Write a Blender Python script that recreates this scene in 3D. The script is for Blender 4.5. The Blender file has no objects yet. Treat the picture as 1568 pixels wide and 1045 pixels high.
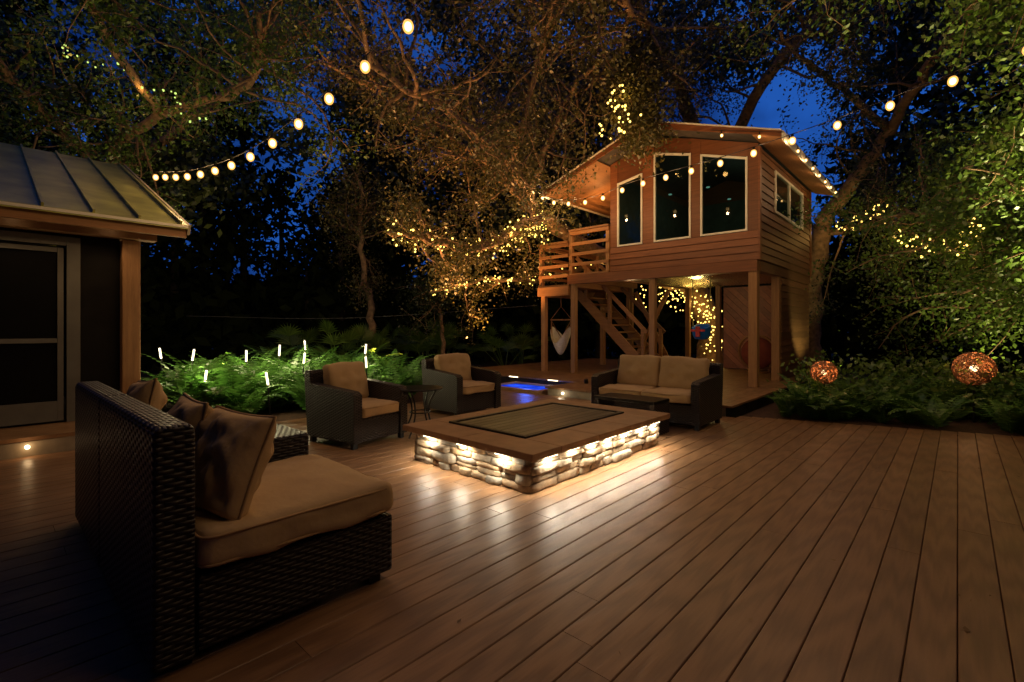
import bpy, bmesh, math, random
import numpy as np
from mathutils import Vector, Matrix, noise
random.seed(7); rs=np.random.RandomState(11)
S=bpy.context.scene; COL=S.collection
S.view_settings.view_transform='Standard'; S.view_settings.look='None'; S.view_settings.exposure=0

# ---------------------------------------------------------------- helpers
class NT:
    def __init__(s,name):
        s.m=bpy.data.materials.new(name); s.m.use_nodes=True
        s.t=s.m.node_tree; s.t.nodes.clear()
        s.out=s.t.nodes.new('ShaderNodeOutputMaterial')
    def n(s,typ,**k):
        nd=s.t.nodes.new(typ)
        for a,b in k.items(): setattr(nd,a,b)
        return nd
    def l(s,a,b): s.t.links.new(a,b)
    def math(s,op,a,b=None,c=None):
        nd=s.n('ShaderNodeMath',operation=op)
        for i,v in enumerate((a,b,c)):
            if v is None: continue
            if isinstance(v,(int,float)): nd.inputs[i].default_value=v
            else: s.l(v,nd.inputs[i])
        return nd.outputs[0]
    def mapping(s,scale,src='Object'):
        tc=s.n('ShaderNodeTexCoord'); mp=s.n('ShaderNodeMapping')
        mp.inputs['Scale'].default_value=scale
        s.l(tc.outputs[src],mp.inputs['Vector']); return mp.outputs[0]
    def noise(s,scale,vec=None,detail=4,rough=.55):
        nd=s.n('ShaderNodeTexNoise'); nd.inputs['Scale'].default_value=scale
        nd.inputs['Detail'].default_value=detail; nd.inputs['Roughness'].default_value=rough
        if vec is None: vec=s.mapping((1,1,1))
        s.l(vec,nd.inputs['Vector']); return nd.outputs['Fac']
    def ramp(s,fac,stops):
        nd=s.n('ShaderNodeValToRGB'); cr=nd.color_ramp
        while len(cr.elements)<len(stops): cr.elements.new(.5)
        for e,(p,c) in zip(cr.elements,stops):
            e.position=p; e.color=(c[0],c[1],c[2],1)
        s.l(fac,nd.inputs['Fac']); return nd.outputs['Color']
    def mix(s,fac,a,b,mode='MIX'):
        nd=s.n('ShaderNodeMixRGB',blend_type=mode)
        for i,v in zip((0,1,2),(fac,a,b)):
            if isinstance(v,(int,float)): nd.inputs[i].default_value=v
            elif isinstance(v,tuple): nd.inputs[i].default_value=(v[0],v[1],v[2],1)
            else: s.l(v,nd.inputs[i])
        return nd.outputs[0]
    def bump(s,h,strength=.3,dist=.01):
        nd=s.n('ShaderNodeBump'); nd.inputs['Strength'].default_value=strength
        nd.inputs['Distance'].default_value=dist; s.l(h,nd.inputs['Height']); return nd.outputs[0]
    def pr(s,col,rough=.6,metal=0,normal=None,spec=.5):
        p=s.n('ShaderNodeBsdfPrincipled')
        if isinstance(col,tuple): p.inputs['Base Color'].default_value=(col[0],col[1],col[2],1)
        else: s.l(col,p.inputs['Base Color'])
        if isinstance(rough,(int,float)): p.inputs['Roughness'].default_value=rough
        else: s.l(rough,p.inputs['Roughness'])
        p.inputs['Metallic'].default_value=metal
        p.inputs['Specular IOR Level'].default_value=spec
        if normal is not None: s.l(normal,p.inputs['Normal'])
        return p.outputs[0]
    def fin(s,sh): s.l(sh,s.out.inputs['Surface']); return s.m

def mat_simple(name,c,rough=.6,metal=0,var=.25,nscale=6,bump=.15,bscale=60,spec=.5):
    t=NT(name); v=t.mapping((1,1,1)); f=t.noise(nscale,v)
    lo=tuple(x*(1-var) for x in c); hi=tuple(min(1,x*(1+var)) for x in c)
    return t.fin(t.pr(t.ramp(f,[(.3,lo),(.7,hi)]),rough,metal,t.bump(t.noise(bscale,v,3),bump,.004),spec))
def mat_emit(name,c,st):
    t=NT(name); e=t.n('ShaderNodeEmission'); e.inputs[0].default_value=(*c,1); e.inputs[1].default_value=st
    m=t.fin(e.outputs[0]); m.cycles.emission_sampling='NONE'; return m
def mat_wood(name,c1,c2,scale,rough=.5,island=True,bump=.25):
    t=NT(name); v=t.mapping(scale)
    f=t.noise(3,v,6,.65); f2=t.noise(14,v,3)
    col=t.ramp(t.math('ADD',t.math('MULTIPLY',f,.7),t.math('MULTIPLY',f2,.3)),[(.3,c1),(.68,c2)])
    if island:
        g=t.n('ShaderNodeNewGeometry')
        k=t.math('MULTIPLY_ADD',g.outputs['Random Per Island'],.6,.65)
        cc=t.n('ShaderNodeCombineXYZ'); [t.l(k,cc.inputs[i]) for i in range(3)]
        col=t.mix(1,col,cc.outputs[0],'MULTIPLY')
    return t.fin(t.pr(col,rough,0,t.bump(f2,bump,.004)))
def mat_leaf(name,c1,c2,tr=.28,gloss=.06):
    t=NT(name); g=t.n('ShaderNodeNewGeometry')
    col=t.ramp(g.outputs['Random Per Island'],[(0,c1),(.85,c2),(1,tuple(x*1.5 for x in c2))])
    p=t.n('ShaderNodeBsdfDiffuse'); t.l(col,p.inputs[0])
    if tr<=0: return t.fin(p.outputs[0])
    tl=t.n('ShaderNodeBsdfTranslucent'); t.l(col,tl.inputs[0])
    mx=t.n('ShaderNodeMixShader'); mx.inputs[0].default_value=tr
    t.l(p.outputs[0],mx.inputs[1]); t.l(tl.outputs[0],mx.inputs[2])
    if gloss>0:
        gl=t.n('ShaderNodeBsdfGlossy'); gl.inputs['Roughness'].default_value=.4; m2=t.n('ShaderNodeMixShader'); m2.inputs[0].default_value=gloss
        t.l(mx.outputs[0],m2.inputs[1]); t.l(gl.outputs[0],m2.inputs[2]); return t.fin(m2.outputs[0])
    return t.fin(mx.outputs[0])
def mat_wicker(name,c=(.018,.013,.011),px=.034,pz=.0165):
    t=NT(name); tc=t.n('ShaderNodeTexCoord'); sp=t.n('ShaderNodeSeparateXYZ'); t.l(tc.outputs['Object'],sp.inputs[0])
    sn=t.n('ShaderNodeSeparateXYZ'); t.l(tc.outputs['Normal'],sn.inputs[0])
    top=t.math('GREATER_THAN',t.math('ABSOLUTE',sn.outputs[2]),.7)
    inv=t.math('SUBTRACT',1,top)
    xy=t.math('ADD',sp.outputs[0],sp.outputs[1])
    u=t.math('ADD',t.math('MULTIPLY',xy,inv),t.math('MULTIPLY',sp.outputs[0],top))
    w=t.math('ADD',t.math('MULTIPLY',sp.outputs[2],inv),t.math('MULTIPLY',sp.outputs[1],top))
    v=t.math('DIVIDE',w,pz); fl=t.math('FLOOR',v)
    uu=t.math('ADD',t.math('DIVIDE',u,px),t.math('MULTIPLY',fl,1.0))
    uu=t.math('ADD',uu,t.math('MULTIPLY',t.noise(3,None,2),.9))
    a=t.math('MULTIPLY_ADD',t.math('SINE',t.math('MULTIPLY',uu,math.pi)),.5,.5)
    b=t.math('ABSOLUTE',t.math('SINE',t.math('MULTIPLY',v,math.pi)))
    h=t.math('MULTIPLY',t.math('POWER',a,.6),t.math('POWER',b,.5))
    col=t.ramp(h,[(0,tuple(x*.12 for x in c)),(.5,c),(1,tuple(x*1.7 for x in c))])
    return t.fin(t.pr(col,.42,0,t.bump(h,1.0,.010),.4))

class MB:
    def __init__(s): s.v=[]; s.f=[]
    def add(s,v,f):
        o=len(s.v); s.v+= [tuple(x) for x in v]; s.f+=[tuple(i+o for i in q) for q in f]
    def box(s,x0,x1,y0,y1,z0,z1,ch=0):
        if ch<=0:
            v=[(x,y,z) for z in(z0,z1) for y in(y0,y1) for x in(x0,x1)]
            f=[(0,2,3,1),(4,5,7,6),(0,1,5,4),(1,3,7,5),(3,2,6,7),(2,0,4,6)]
            s.add(v,f)
        else:
            bm=bmesh.new(); bmesh.ops.create_cube(bm,size=1)
            for q in bm.verts: q.co=Vector(((x0+x1)/2+q.co.x*(x1-x0),(y0+y1)/2+q.co.y*(y1-y0),(z0+z1)/2+q.co.z*(z1-z0)))
            bmesh.ops.bevel(bm,geom=bm.edges[:],offset=ch,segments=2,affect='EDGES',profile=.6)
            bm.verts.index_update()
            s.add([q.co for q in bm.verts],[[q.index for q in f.verts] for f in bm.faces]); bm.free()
    def beam(s,a,b,w,h,up=(0,0,1)):
        a=Vector(a); b=Vector(b); d=(b-a).normalized(); u=Vector(up)
        r=d.cross(u)
        if r.length<1e-3: r=d.cross(Vector((1,0,0)))
        r.normalize(); u=r.cross(d)
        v=[]
        for p in(a,b):
            for i,j in((-1,-1),(1,-1),(1,1),(-1,1)): v.append(p+r*i*w/2+u*j*h/2)
        s.add(v,[(3,2,1,0),(4,5,6,7),(0,1,5,4),(1,2,6,5),(2,3,7,6),(3,0,4,7)])
    def prism(s,poly,axis,a,b):
        n=len(poly); v=[]
        for t in(a,b):
            for p in poly:
                v.append((t,p[0],p[1]) if axis=='x' else (p[0],t,p[1]) if axis=='y' else (p[0],p[1],t))
        s.add(v,[tuple(range(n)),tuple(range(2*n-1,n-1,-1))]+[(i,i+n,(i+1)%n+n,(i+1)%n) for i in range(n)])
    def tube(s,pts,r,sides=6,cap=True):
        pts=[Vector(p) for p in pts]; n=len(pts)
        if isinstance(r,(int,float)): r=[r]*n
        v=[]; ref=None
        for i,p in enumerate(pts):
            d=(pts[min(i+1,n-1)]-pts[max(i-1,0)])
            if d.length<1e-6: d=Vector((0,0,1))
            d.normalize()
            if ref is None: ref=d.orthogonal().normalized()
            else:
                ref=ref-d*ref.dot(d)
                if ref.length<1e-4: ref=d.orthogonal()
                ref.normalize()
            q=d.cross(ref)
            for k in range(sides):
                a=2*math.pi*k/sides; v.append(p+(ref*math.cos(a)+q*math.sin(a))*r[i])
        f=[(i*sides+k,i*sides+(k+1)%sides,(i+1)*sides+(k+1)%sides,(i+1)*sides+k) for i in range(n-1) for k in range(sides)]
        if cap: f+=[tuple(range(sides-1,-1,-1)),tuple(range((n-1)*sides,n*sides))]
        s.add(v,f)
    def sphere(s,c,r,seg=8,rings=6,sz=1):
        v=[];f=[]
        for i in range(rings+1):
            th=math.pi*i/rings
            for k in range(seg):
                a=2*math.pi*k/seg; v.append((c[0]+r*math.sin(th)*math.cos(a),c[1]+r*math.sin(th)*math.sin(a),c[2]+r*sz*math.cos(th)))
        for i in range(rings):
            for k in range(seg): f.append((i*seg+k,(i+1)*seg+k,(i+1)*seg+(k+1)%seg,i*seg+(k+1)%seg))
        s.add(v,f)
    def obj(s,name,mat,parent=None,smooth=False):
        me=bpy.data.meshes.new(name); me.from_pydata(s.v,[],s.f); me.update()
        bm=bmesh.new(); bm.from_mesh(me); bmesh.ops.recalc_face_normals(bm,faces=bm.faces[:]); bm.to_mesh(me); bm.free()
        if smooth: me.polygons.foreach_set('use_smooth',[True]*len(me.polygons))
        me.materials.append(mat); o=bpy.data.objects.new(name,me); COL.objects.link(o)
        if parent: o.parent=parent
        return o
def empty(name,loc=(0,0,0),rz=0):
    o=bpy.data.objects.new(name,None); COL.objects.link(o); o.location=loc; o.rotation_euler=(0,0,rz); o.empty_display_size=.2; return o
def box(name,a,mat,parent=None,ch=0):
    m=MB(); m.box(*a,ch=ch); return m.obj(name,mat,parent,False)
def quads(name,V,mat,parent=None):
    n=len(V)//4; me=bpy.data.meshes.new(name)
    me.vertices.add(4*n); me.vertices.foreach_set('co',np.asarray(V,dtype=np.float32).ravel())
    me.loops.add(4*n); me.loops.foreach_set('vertex_index',np.arange(4*n,dtype=np.int32))
    me.polygons.add(n); me.polygons.foreach_set('loop_start',np.arange(0,4*n,4,dtype=np.int32))
    me.update(calc_edges=True); me.materials.append(mat)
    o=bpy.data.objects.new(name,me); COL.objects.link(o)
    if parent: o.parent=parent
    return o
def leafV(C,per,spread,L,W,droop=.0):
    C=np.asarray(C,float); P=np.repeat(C,per,0); n=len(P)
    P=P+rs.normal(0,1,(n,3))*np.asarray(spread)
    a=rs.normal(0,1,(n,3)); a[:,2]-=droop; a/=np.linalg.norm(a,axis=1)[:,None]
    b=np.cross(a,rs.normal(0,1,(n,3))); b/=np.linalg.norm(b,axis=1)[:,None]
    s=rs.uniform(.6,1.3,(n,1)); a=a*L/2*s; b=b*W/2*s
    V=np.empty((n,4,3)); V[:,0]=P-a; V[:,1]=P+b-a*.1; V[:,2]=P+a; V[:,3]=P-b-a*.1
    return V.reshape(-1,3)
def light(name,kind,loc,power,color,parent=None,size=.05,aim=None,spot=None,blend=.6):
    d=bpy.data.lights.new(name,kind); d.energy=power; d.color=color
    if kind=='AREA': d.size=size
    else: d.shadow_soft_size=size
    if spot: d.spot_size=math.radians(spot); d.spot_blend=blend
    o=bpy.data.objects.new(name,d); COL.objects.link(o); o.location=loc
    if aim is not None: o.rotation_euler=(Vector(aim)-Vector(loc)).to_track_quat('-Z','Y').to_euler()
    if parent: o.parent=parent
    return o
def cat(pts,n=8):
    P=[Vector(p) for p in pts]; P=[P[0]*2-P[1]]+P+[P[-1]*2-P[-2]]; out=[]
    for i in range(1,len(P)-2):
        for k in range(n):
            t=k/n; a,b,c,d=P[i-1:i+3]
            out.append(.5*((2*b)+(c-a)*t+(2*a-5*b+4*c-d)*t*t+(3*b-a-3*c+d)*t**3))
    out.append(P[-2]); return out

WARM=(1,.60,.27); AMB=(1,.45,.13)
# ---------------------------------------------------------------- camera
cd=bpy.data.cameras.new('camera'); cam=bpy.data.objects.new('camera',cd); COL.objects.link(cam)
cam.location=(0,0,1.25); cam.rotation_euler=(math.radians(90),0,math.radians(42.5))
cd.sensor_width=36; cd.lens=17.1; cd.shift_y=-22/1568; cd.clip_end=500; cd.clip_start=.05; S.camera=cam

# ---------------------------------------------------------------- world (dusk sky)
w=bpy.data.worlds.new('World'); S.world=w; w.use_nodes=True; t=w.node_tree; t.nodes.clear()
out=t.nodes.new('ShaderNodeOutputWorld'); bg=t.nodes.new('ShaderNodeBackground')
tc=t.nodes.new('ShaderNodeTexCoord'); nz=t.nodes.new('ShaderNodeTexNoise'); nz.inputs['Scale'].default_value=4; nz.inputs['Detail'].default_value=5
cr=t.nodes.new('ShaderNodeValToRGB'); cr.color_ramp.elements[0].position=.42; cr.color_ramp.elements[0].color=(.004,.022,.13,1)
cr.color_ramp.elements[1].position=.62; cr.color_ramp.elements[1].color=(.014,.090,.42,1)
t.links.new(tc.outputs['Generated'],nz.inputs['Vector']); t.links.new(nz.outputs['Fac'],cr.inputs['Fac'])
t.links.new(cr.outputs['Color'],bg.inputs[0]); bg.inputs[1].default_value=1.0; t.links.new(bg.outputs[0],out.inputs[0])

# ---------------------------------------------------------------- materials
t=NT('deck_composite'); v=t.mapping((9,.55,9)); g=t.n('ShaderNodeNewGeometry')
f=t.noise(6,v,6,.7); f2=t.noise(.7,None,4)
wv=t.n('ShaderNodeTexWave',wave_type='RINGS'); wv.inputs['Scale'].default_value=1.3; wv.inputs['Distortion'].default_value=9; wv.inputs['Detail'].default_value=3
off=t.n('ShaderNodeVectorMath',operation='ADD'); t.l(v,off.inputs[0]); rc=t.math('MULTIPLY',g.outputs['Random Per Island'],37)
cx=t.n('ShaderNodeCombineXYZ'); t.l(rc,cx.inputs[0]); t.l(rc,cx.inputs[1]); t.l(cx.outputs[0],off.inputs[1]); t.l(off.outputs[0],wv.inputs['Vector'])
gr=t.math('ADD',t.math('MULTIPLY',f,.6),t.math('MULTIPLY',wv.outputs['Fac'],.4))
col=t.ramp(gr,[(.2,(.165,.086,.041)),(.75,(.26,.142,.068))])
k=t.math('MULTIPLY_ADD',g.outputs['Random Per Island'],.25,.87)
k=t.math('MULTIPLY',k,t.math('MULTIPLY_ADD',f2,.6,.7))
cc=t.n('ShaderNodeCombineXYZ'); [t.l(k,cc.inputs[i]) for i in range(3)]
col=t.mix(1,col,cc.outputs[0],'MULTIPLY')
fine=t.noise(90,t.mapping((1,.12,1)),3)
rg=t.math('MULTIPLY_ADD',t.noise(2.2,None,4),.30,.27)
hh_=t.math('ADD',gr,t.math('MULTIPLY',fine,.6))
m_deck=t.fin(t.pr(col,rg,0,t.bump(hh_,.45,.004),.45))
m_soil=mat_simple('soil',(.035,.025,.017),.9,0,.5,5,.6,30)
m_under=mat_simple('joist_dark',(.02,.014,.01),.8)
m_wicker=mat_wicker('wicker_dark',(.015,.010,.008))
m_wicker2=mat_wicker('wicker_dark_small',(.020,.012,.009),.03,.014)
t=NT('cushion_fabric'); v=t.mapping((1,1,1)); f=t.noise(4,v,4); f3=t.noise(420,v,2)
m_cush=t.fin(t.pr(t.ramp(f,[(.3,(.45,.31,.165)),(.7,(.53,.375,.20))]),.85,0,t.bump(t.math('ADD',t.noise(9,v,3),t.math('MULTIPLY',f3,.05)),.4,.02),.2))
m_pipe=mat_simple('cushion_piping',(.38,.24,.11),.8)
m_cap=mat_simple('cap_slab_tan',(.33,.19,.095),.5,0,.2,7,.2,90)
t=NT('ledge_stone'); g=t.n('ShaderNodeNewGeometry'); f=t.noise(16,None,6,.65)
c=t.ramp(g.outputs['Random Per Island'],[(0,(.26,.18,.10)),(.3,(.40,.32,.22)),(.6,(.31,.28,.23)),(.8,(.48,.32,.17)),(1,(.26,.21,.16))])
c=t.mix(.75,c,t.ramp(f,[(.3,(.45,.42,.4)),(.7,(1.25,1.2,1.1))]),'MULTIPLY')
m_stone=t.fin(t.pr(c,.75,0,t.bump(f,.7,.02),.3))
m_cedar=mat_wood('cedar_siding_x',(.11,.034,.013),(.25,.088,.030),(.6,5,9),.5)
m_cedary=mat_wood('cedar_siding_y',(.11,.048,.022),(.22,.10,.044),(5,.6,9),.55)
m_pine=mat_wood('pine_post',(.22,.11,.045),(.42,.22,.09),(9,9,.7),.6)
m_pineh=mat_wood('pine_rail',(.21,.095,.036),(.36,.175,.068),(.8,.8,9),.6)
m_white=mat_simple('window_frame_white',(.72,.70,.60),.4,0,.06)
m_alu=mat_simple('aluminium_frame',(.17,.165,.15),.5,.3,.1,spec=.2)
m_darkwall=mat_simple('dark_wall',(.012,.011,.010),.7,0,.2,spec=.1)
m_metal=mat_simple('metal_roof',(.34,.345,.09),.36,.10,.4,2.5,.1,12)
m_black=mat_simple('black_metal',(.012,.012,.013),.4,.4,.1)
m_shingle=mat_simple('roof_dark',(.05,.045,.04),.8)
m_ceil=mat_simple('corrugated_metal',(.60,.56,.36),.22,.8,.15)
m_bark=mat_simple('oak_bark',(.24,.15,.09),.85,0,.45,9,1.0,26)
m_barkd=mat_simple('pine_bark',(.04,.03,.022),.9,0,.4,9,1,30)
m_leaf=mat_leaf('oak_leaves',(.040,.048,.012),(.12,.105,.028))
m_leafg=mat_leaf('green_leaves',(.05,.11,.012),(.12,.20,.03))
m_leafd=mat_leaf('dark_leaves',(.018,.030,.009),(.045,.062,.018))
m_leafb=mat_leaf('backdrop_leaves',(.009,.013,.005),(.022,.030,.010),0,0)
m_fern=mat_leaf('fern_fronds',(.05,.15,.02),(.12,.28,.05),.35)
m_mulch=mat_simple('mulch',(.07,.035,.02),.9,0,.5,20,.8,60)
m_bulb=mat_emit('bulb_filament',(1,.80,.46),9)
t=NT('bulb_halo_glass'); tr=t.n('ShaderNodeBsdfTransparent'); tr.inputs[0].default_value=(1,.85,.6,1); e=t.n('ShaderNodeEmission'); e.inputs[0].default_value=(1,.48,.11,1); e.inputs[1].default_value=2.2  # amber glow put into the glass shell as each bulb's halo
mx=t.n('ShaderNodeMixShader'); mx.inputs[0].default_value=.5; t.l(tr.outputs[0],mx.inputs[1]); t.l(e.outputs[0],mx.inputs[2]); m_bglass=t.fin(mx.outputs[0]); m_bglass.cycles.emission_sampling='NONE'
m_fairy=mat_emit('fairy_glow',(1,.64,.12),5)
m_fairyg=mat_emit('fairy_glow_green',(.55,.75,.16),1.6)
m_led=mat_emit('led_glow',(1,.84,.52),5)
m_int=mat_simple('interior_wall',(.08,.10,.085),.7)
t=NT('window_glass'); tr=t.n('ShaderNodeBsdfTransparent'); tr.inputs[0].default_value=(.5,.6,.55,1)
gl=t.n('ShaderNodeBsdfGlossy'); gl.inputs['Roughness'].default_value=.03; gl.inputs[0].default_value=(.6,.6,.6,1); mx=t.n('ShaderNodeMixShader')
fr=t.n('ShaderNodeFresnel'); fr.inputs[0].default_value=1.45; t.l(fr.outputs[0],mx.inputs[0])
t.l(tr.outputs[0],mx.inputs[1]); t.l(gl.outputs[0],mx.inputs[2]); m_glass=t.fin(mx.outputs[0])
m_screen=mat_simple('dark_glass',(.006,.006,.006),.3,0,.1,3,0.02,spec=.15)

# ---------------------------------------------------------------- ground & deck
g=MB(); g.add([(-200,-200,-.12),(200,-200,-.12),(200,200,-.12),(-200,200,-.12)],[(0,1,2,3)]); g.obj('ground',m_soil)
deck=empty('deck')
d=MB(); bw=.15; x=-6.6
def ymax(x): 
    if x<-2.3: return 7.0
    return 7.15+ (x+2.3)*.30 if x<2 else 8.44
while x<9:
    ym=ymax(x+bw/2); y=-7-random.random()*3
    while y<ym:
        L=random.choice([3.6,4.2,4.9]); y1=min(y+L,ym)
        if y1-y>.05:
            a,b=x+.0018,x+bw-.0018; c=.0035; z=0
            v=[]
            for yy in(y+.0012,y1-.0012): v+=[(a,yy,-.028),(a,yy,-c),(a+c,yy,z),(b-c,yy,z),(b,yy,-c),(b,yy,-.028)]
            d.add(v,[(i,i+1,i+7,i+6) for i in range(5)]+[(5,0,6,11),(0,1,2,3,4,5),(11,10,9,8,7,6)])
        y=y1
    x+=bw
d.obj('boards',m_deck,deck)
u=MB(); u.prism([(-6.6,-10),(9,-10),(9,8.3),(2,8.3),(-2.3,7.05),(-2.3,6.95),(-6.6,6.95)],'z',-.10,-.035); u.obj('underframe',m_under,deck)
C=[(rs.uniform(-5.5,3.5),rs.uniform(.8,7),.006) for _ in range(110)]
Vl=leafV(C,1,(0,0,0),.045,.02); Vl[:,2]=.004+np.abs(Vl[:,2]-.006)*.25
quads('fallen_leaves',Vl,mat_leaf('dry_leaf',(.10,.05,.02),(.25,.15,.06),.1))
pf=empty('raised_platform')
d=MB(); x=-9.5
while x<-2.4:
    y0=7.0 if x>-5.6 else 8.0
    d.box(x+.003,x+.147,y0,14.5,.12,.15); x+=.15
d.obj('platform_boards',m_deck,pf)
m_riser=mat_simple('riser',(.30,.25,.18),.6)
box('platform_riser',(-5.55,-2.4,7.03,7.06,-.1,.118),m_riser,pf)
box('platform_base',(-9.4,-2.42,8.05,14.4,-.1,.115),m_under,pf)
box('platform_base_front',(-5.5,-2.42,7.07,8.04,-.1,.115),m_under,pf)
m=MB()
for xx in(-5.2,-4.4): m.tube([(xx,7.0,.06),(xx,7.03,.06)],.022,10)
for xx in(-7.4,-6.3): m.box(xx,xx+.25,7.98,7.995,.13,.145)
m.obj('step_lights',m_led,pf)
light('step_lamp','POINT',(-5.2,6.93,.06),.5,(1,.85,.6),pf,.02); light('step_lamp','POINT',(-4.4,6.93,.06),.5,(1,.85,.6),pf,.02)

# ---------------------------------------------------------------- spa basin with blue light
sp=empty('spa_pool')
m=MB()
for a in((-7.1,-5.7,6.95,7.07),(-7.1,-5.7,7.75,7.87),(-7.1,-6.98,7.07,7.75),(-5.82,-5.7,7.07,7.75)): m.box(a[0],a[1],a[2],a[3],-.1,.06,ch=.01)
m.obj('coping',m_cap,sp)
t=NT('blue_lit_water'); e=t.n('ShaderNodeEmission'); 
t.l(t.ramp(t.noise(5,None,3),[(.35,(.004,.02,.5)),(.7,(.03,.12,1))]),e.inputs[0]); e.inputs[1].default_value=1.1; m_water=t.fin(e.outputs[0])  # blue pool light put into the water colour as emission
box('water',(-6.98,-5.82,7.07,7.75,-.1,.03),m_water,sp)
light('pool_lamp','POINT',(-6.4,7.4,.28),8,(.05,.15,1),sp,.1)

# ---------------------------------------------------------------- fire pit
fp=empty('fire_pit')
def stone(mb,c,s):
    bm=bmesh.new(); bmesh.ops.create_cube(bm,size=2); bmesh.ops.subdivide_edges(bm,edges=bm.edges[:],cuts=3,use_grid_fill=True)
    o=Vector([random.random()*50 for _ in range(3)])
    for q in bm.verts:
        p=q.co; m=max(abs(p.x),abs(p.y),abs(p.z)); l=(abs(p.x)**7+abs(p.y)**7+abs(p.z)**7)**(1/7); p=p*(m/l)
        n=noise.noise_vector(p*1.3+o)*.18+noise.noise_vector(p*3+o)*.08
        q.co=Vector((c[0]+(p.x+n.x*.5)*s[0]/2,c[1]+(p.y+n.y)*s[1]/2,c[2]+(p.z+n.z)*s[2]/2))
    bm.verts.index_update(); mb.add([q.co for q in bm.verts],[[q.index for q in f.verts] for f in bm.faces]); bm.free()
X0,X1,Y0,Y1=-3.74,-2.37,2.79,4.84
sm=MB()
def side(x_a,x_b,fixed,axis,sgn):
    z=0
    while z<.262:
        h=random.choice([.035,.05,.06,.075,.085])
        if z+h>.235: h=.268-z
        p=x_a-.02
        while p<x_b-.02:
            wd=random.uniform(.12,.34) if h>.045 else random.uniform(.16,.4)
            if p+wd>x_b-.08: wd=x_b+.02-p
            dp=.10+random.uniform(-.02,.03)
            cc=fixed+sgn*(dp/2-.06)
            parts=[(z,h)]
            if h>.075 and random.random()<.4: hh=h*random.uniform(.4,.6); parts=[(z,hh),(z+hh,h-hh)]
            for (zz,h2) in parts:
                if axis=='x': stone(sm,(p+wd/2,cc,zz+h2/2),(wd,dp,h2*1.04))
                else: stone(sm,(cc,p+wd/2,zz+h2/2),(dp,wd,h2*1.04))
            p+=wd
        z+=h
side(X0,X1,Y0,'x',-1); side(X0,X1,Y1,'x',1); side(Y0,Y1,X1,'y',1); side(Y0,Y1,X0,'y',-1)
sm.obj('ledge_stones',m_stone,fp,True)
box('core',(X0+.03,X1-.03,Y0+.03,Y1-.03,0,.265),mat_simple('mortar',(.08,.07,.06),.9),fp)
m=MB(); cx0,cx1,cy0,cy1=-3.85,-2.25,2.675,4.95
ix0,ix1,iy0,iy1=-3.60,-2.62,3.02,4.64
def split(a,b,n): return [(a+(b-a)*i/n+.002,a+(b-a)*(i+1)/n-.002) for i in range(n)]
for a,b in split(cx0,cx1,2): m.box(a,b,cy0,iy0,.275,.33,ch=.006); m.box(a,b,iy1,cy1,.275,.33,ch=.006)
for a,b in split(iy0,iy1,3): m.box(cx0,ix0,a,b,.275,.33,ch=.006); m.box(ix1,cx1,a,b,.275,.33,ch=.006)
m.obj('cap_slabs',m_cap,fp)
m=MB(); F=.05
m.box(ix0+.004,ix1-.004,iy0+.004,iy0+F,.27,.345,ch=.006); m.box(ix0+.004,ix1-.004,iy1-F,iy1-.004,.27,.345,ch=.006)
m.box(ix0+.004,ix0+F,iy0+F+.001,iy1-F-.001,.27,.344,ch=.006); m.box(ix1-F,ix1-.004,iy0+F+.001,iy1-F-.001,.27,.344,ch=.006)
m.obj('burner_frame',m_black,fp)
m=MB(); n=9
for a,b in split(ix0+F+.02,ix1-F-.02,n): m.box(a,b,iy0+F+.02,iy1-F-.02,.31,.337,ch=.003)
m.obj('lid_planks',mat_wood('lid_grey',(.08,.078,.055),(.18,.17,.115),(9,.7,9),.3),fp)
box('lid_base',(ix0+F,ix1-F,iy0+F,iy1-F,.27,.309),m_black,fp)
m=MB(); pts=[]
for q in(-3.5,-3.05,-2.6): pts+=[(q,Y0-.088,0),(q,Y1+.082,0)]
for i in range(7): yy=2.95+i*.29; pts.append((X1+.09,yy,1))
for i in range(4): pts.append((X0-.085,3.0+i*.5,1))
for (a,b,k) in pts:
    if k: m.box(a-.01,a+.01,b-.05,b+.05,.262,.273)
    else: m.box(a-.05,a+.05,b-.01,b+.01,.262,.273)
    light('cap_led','AREA',(a,b,.258),2.9,(1,.88,.68),fp,.05,aim=(a,b,0))
m.obj('led_strips',m_led,fp)

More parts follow.
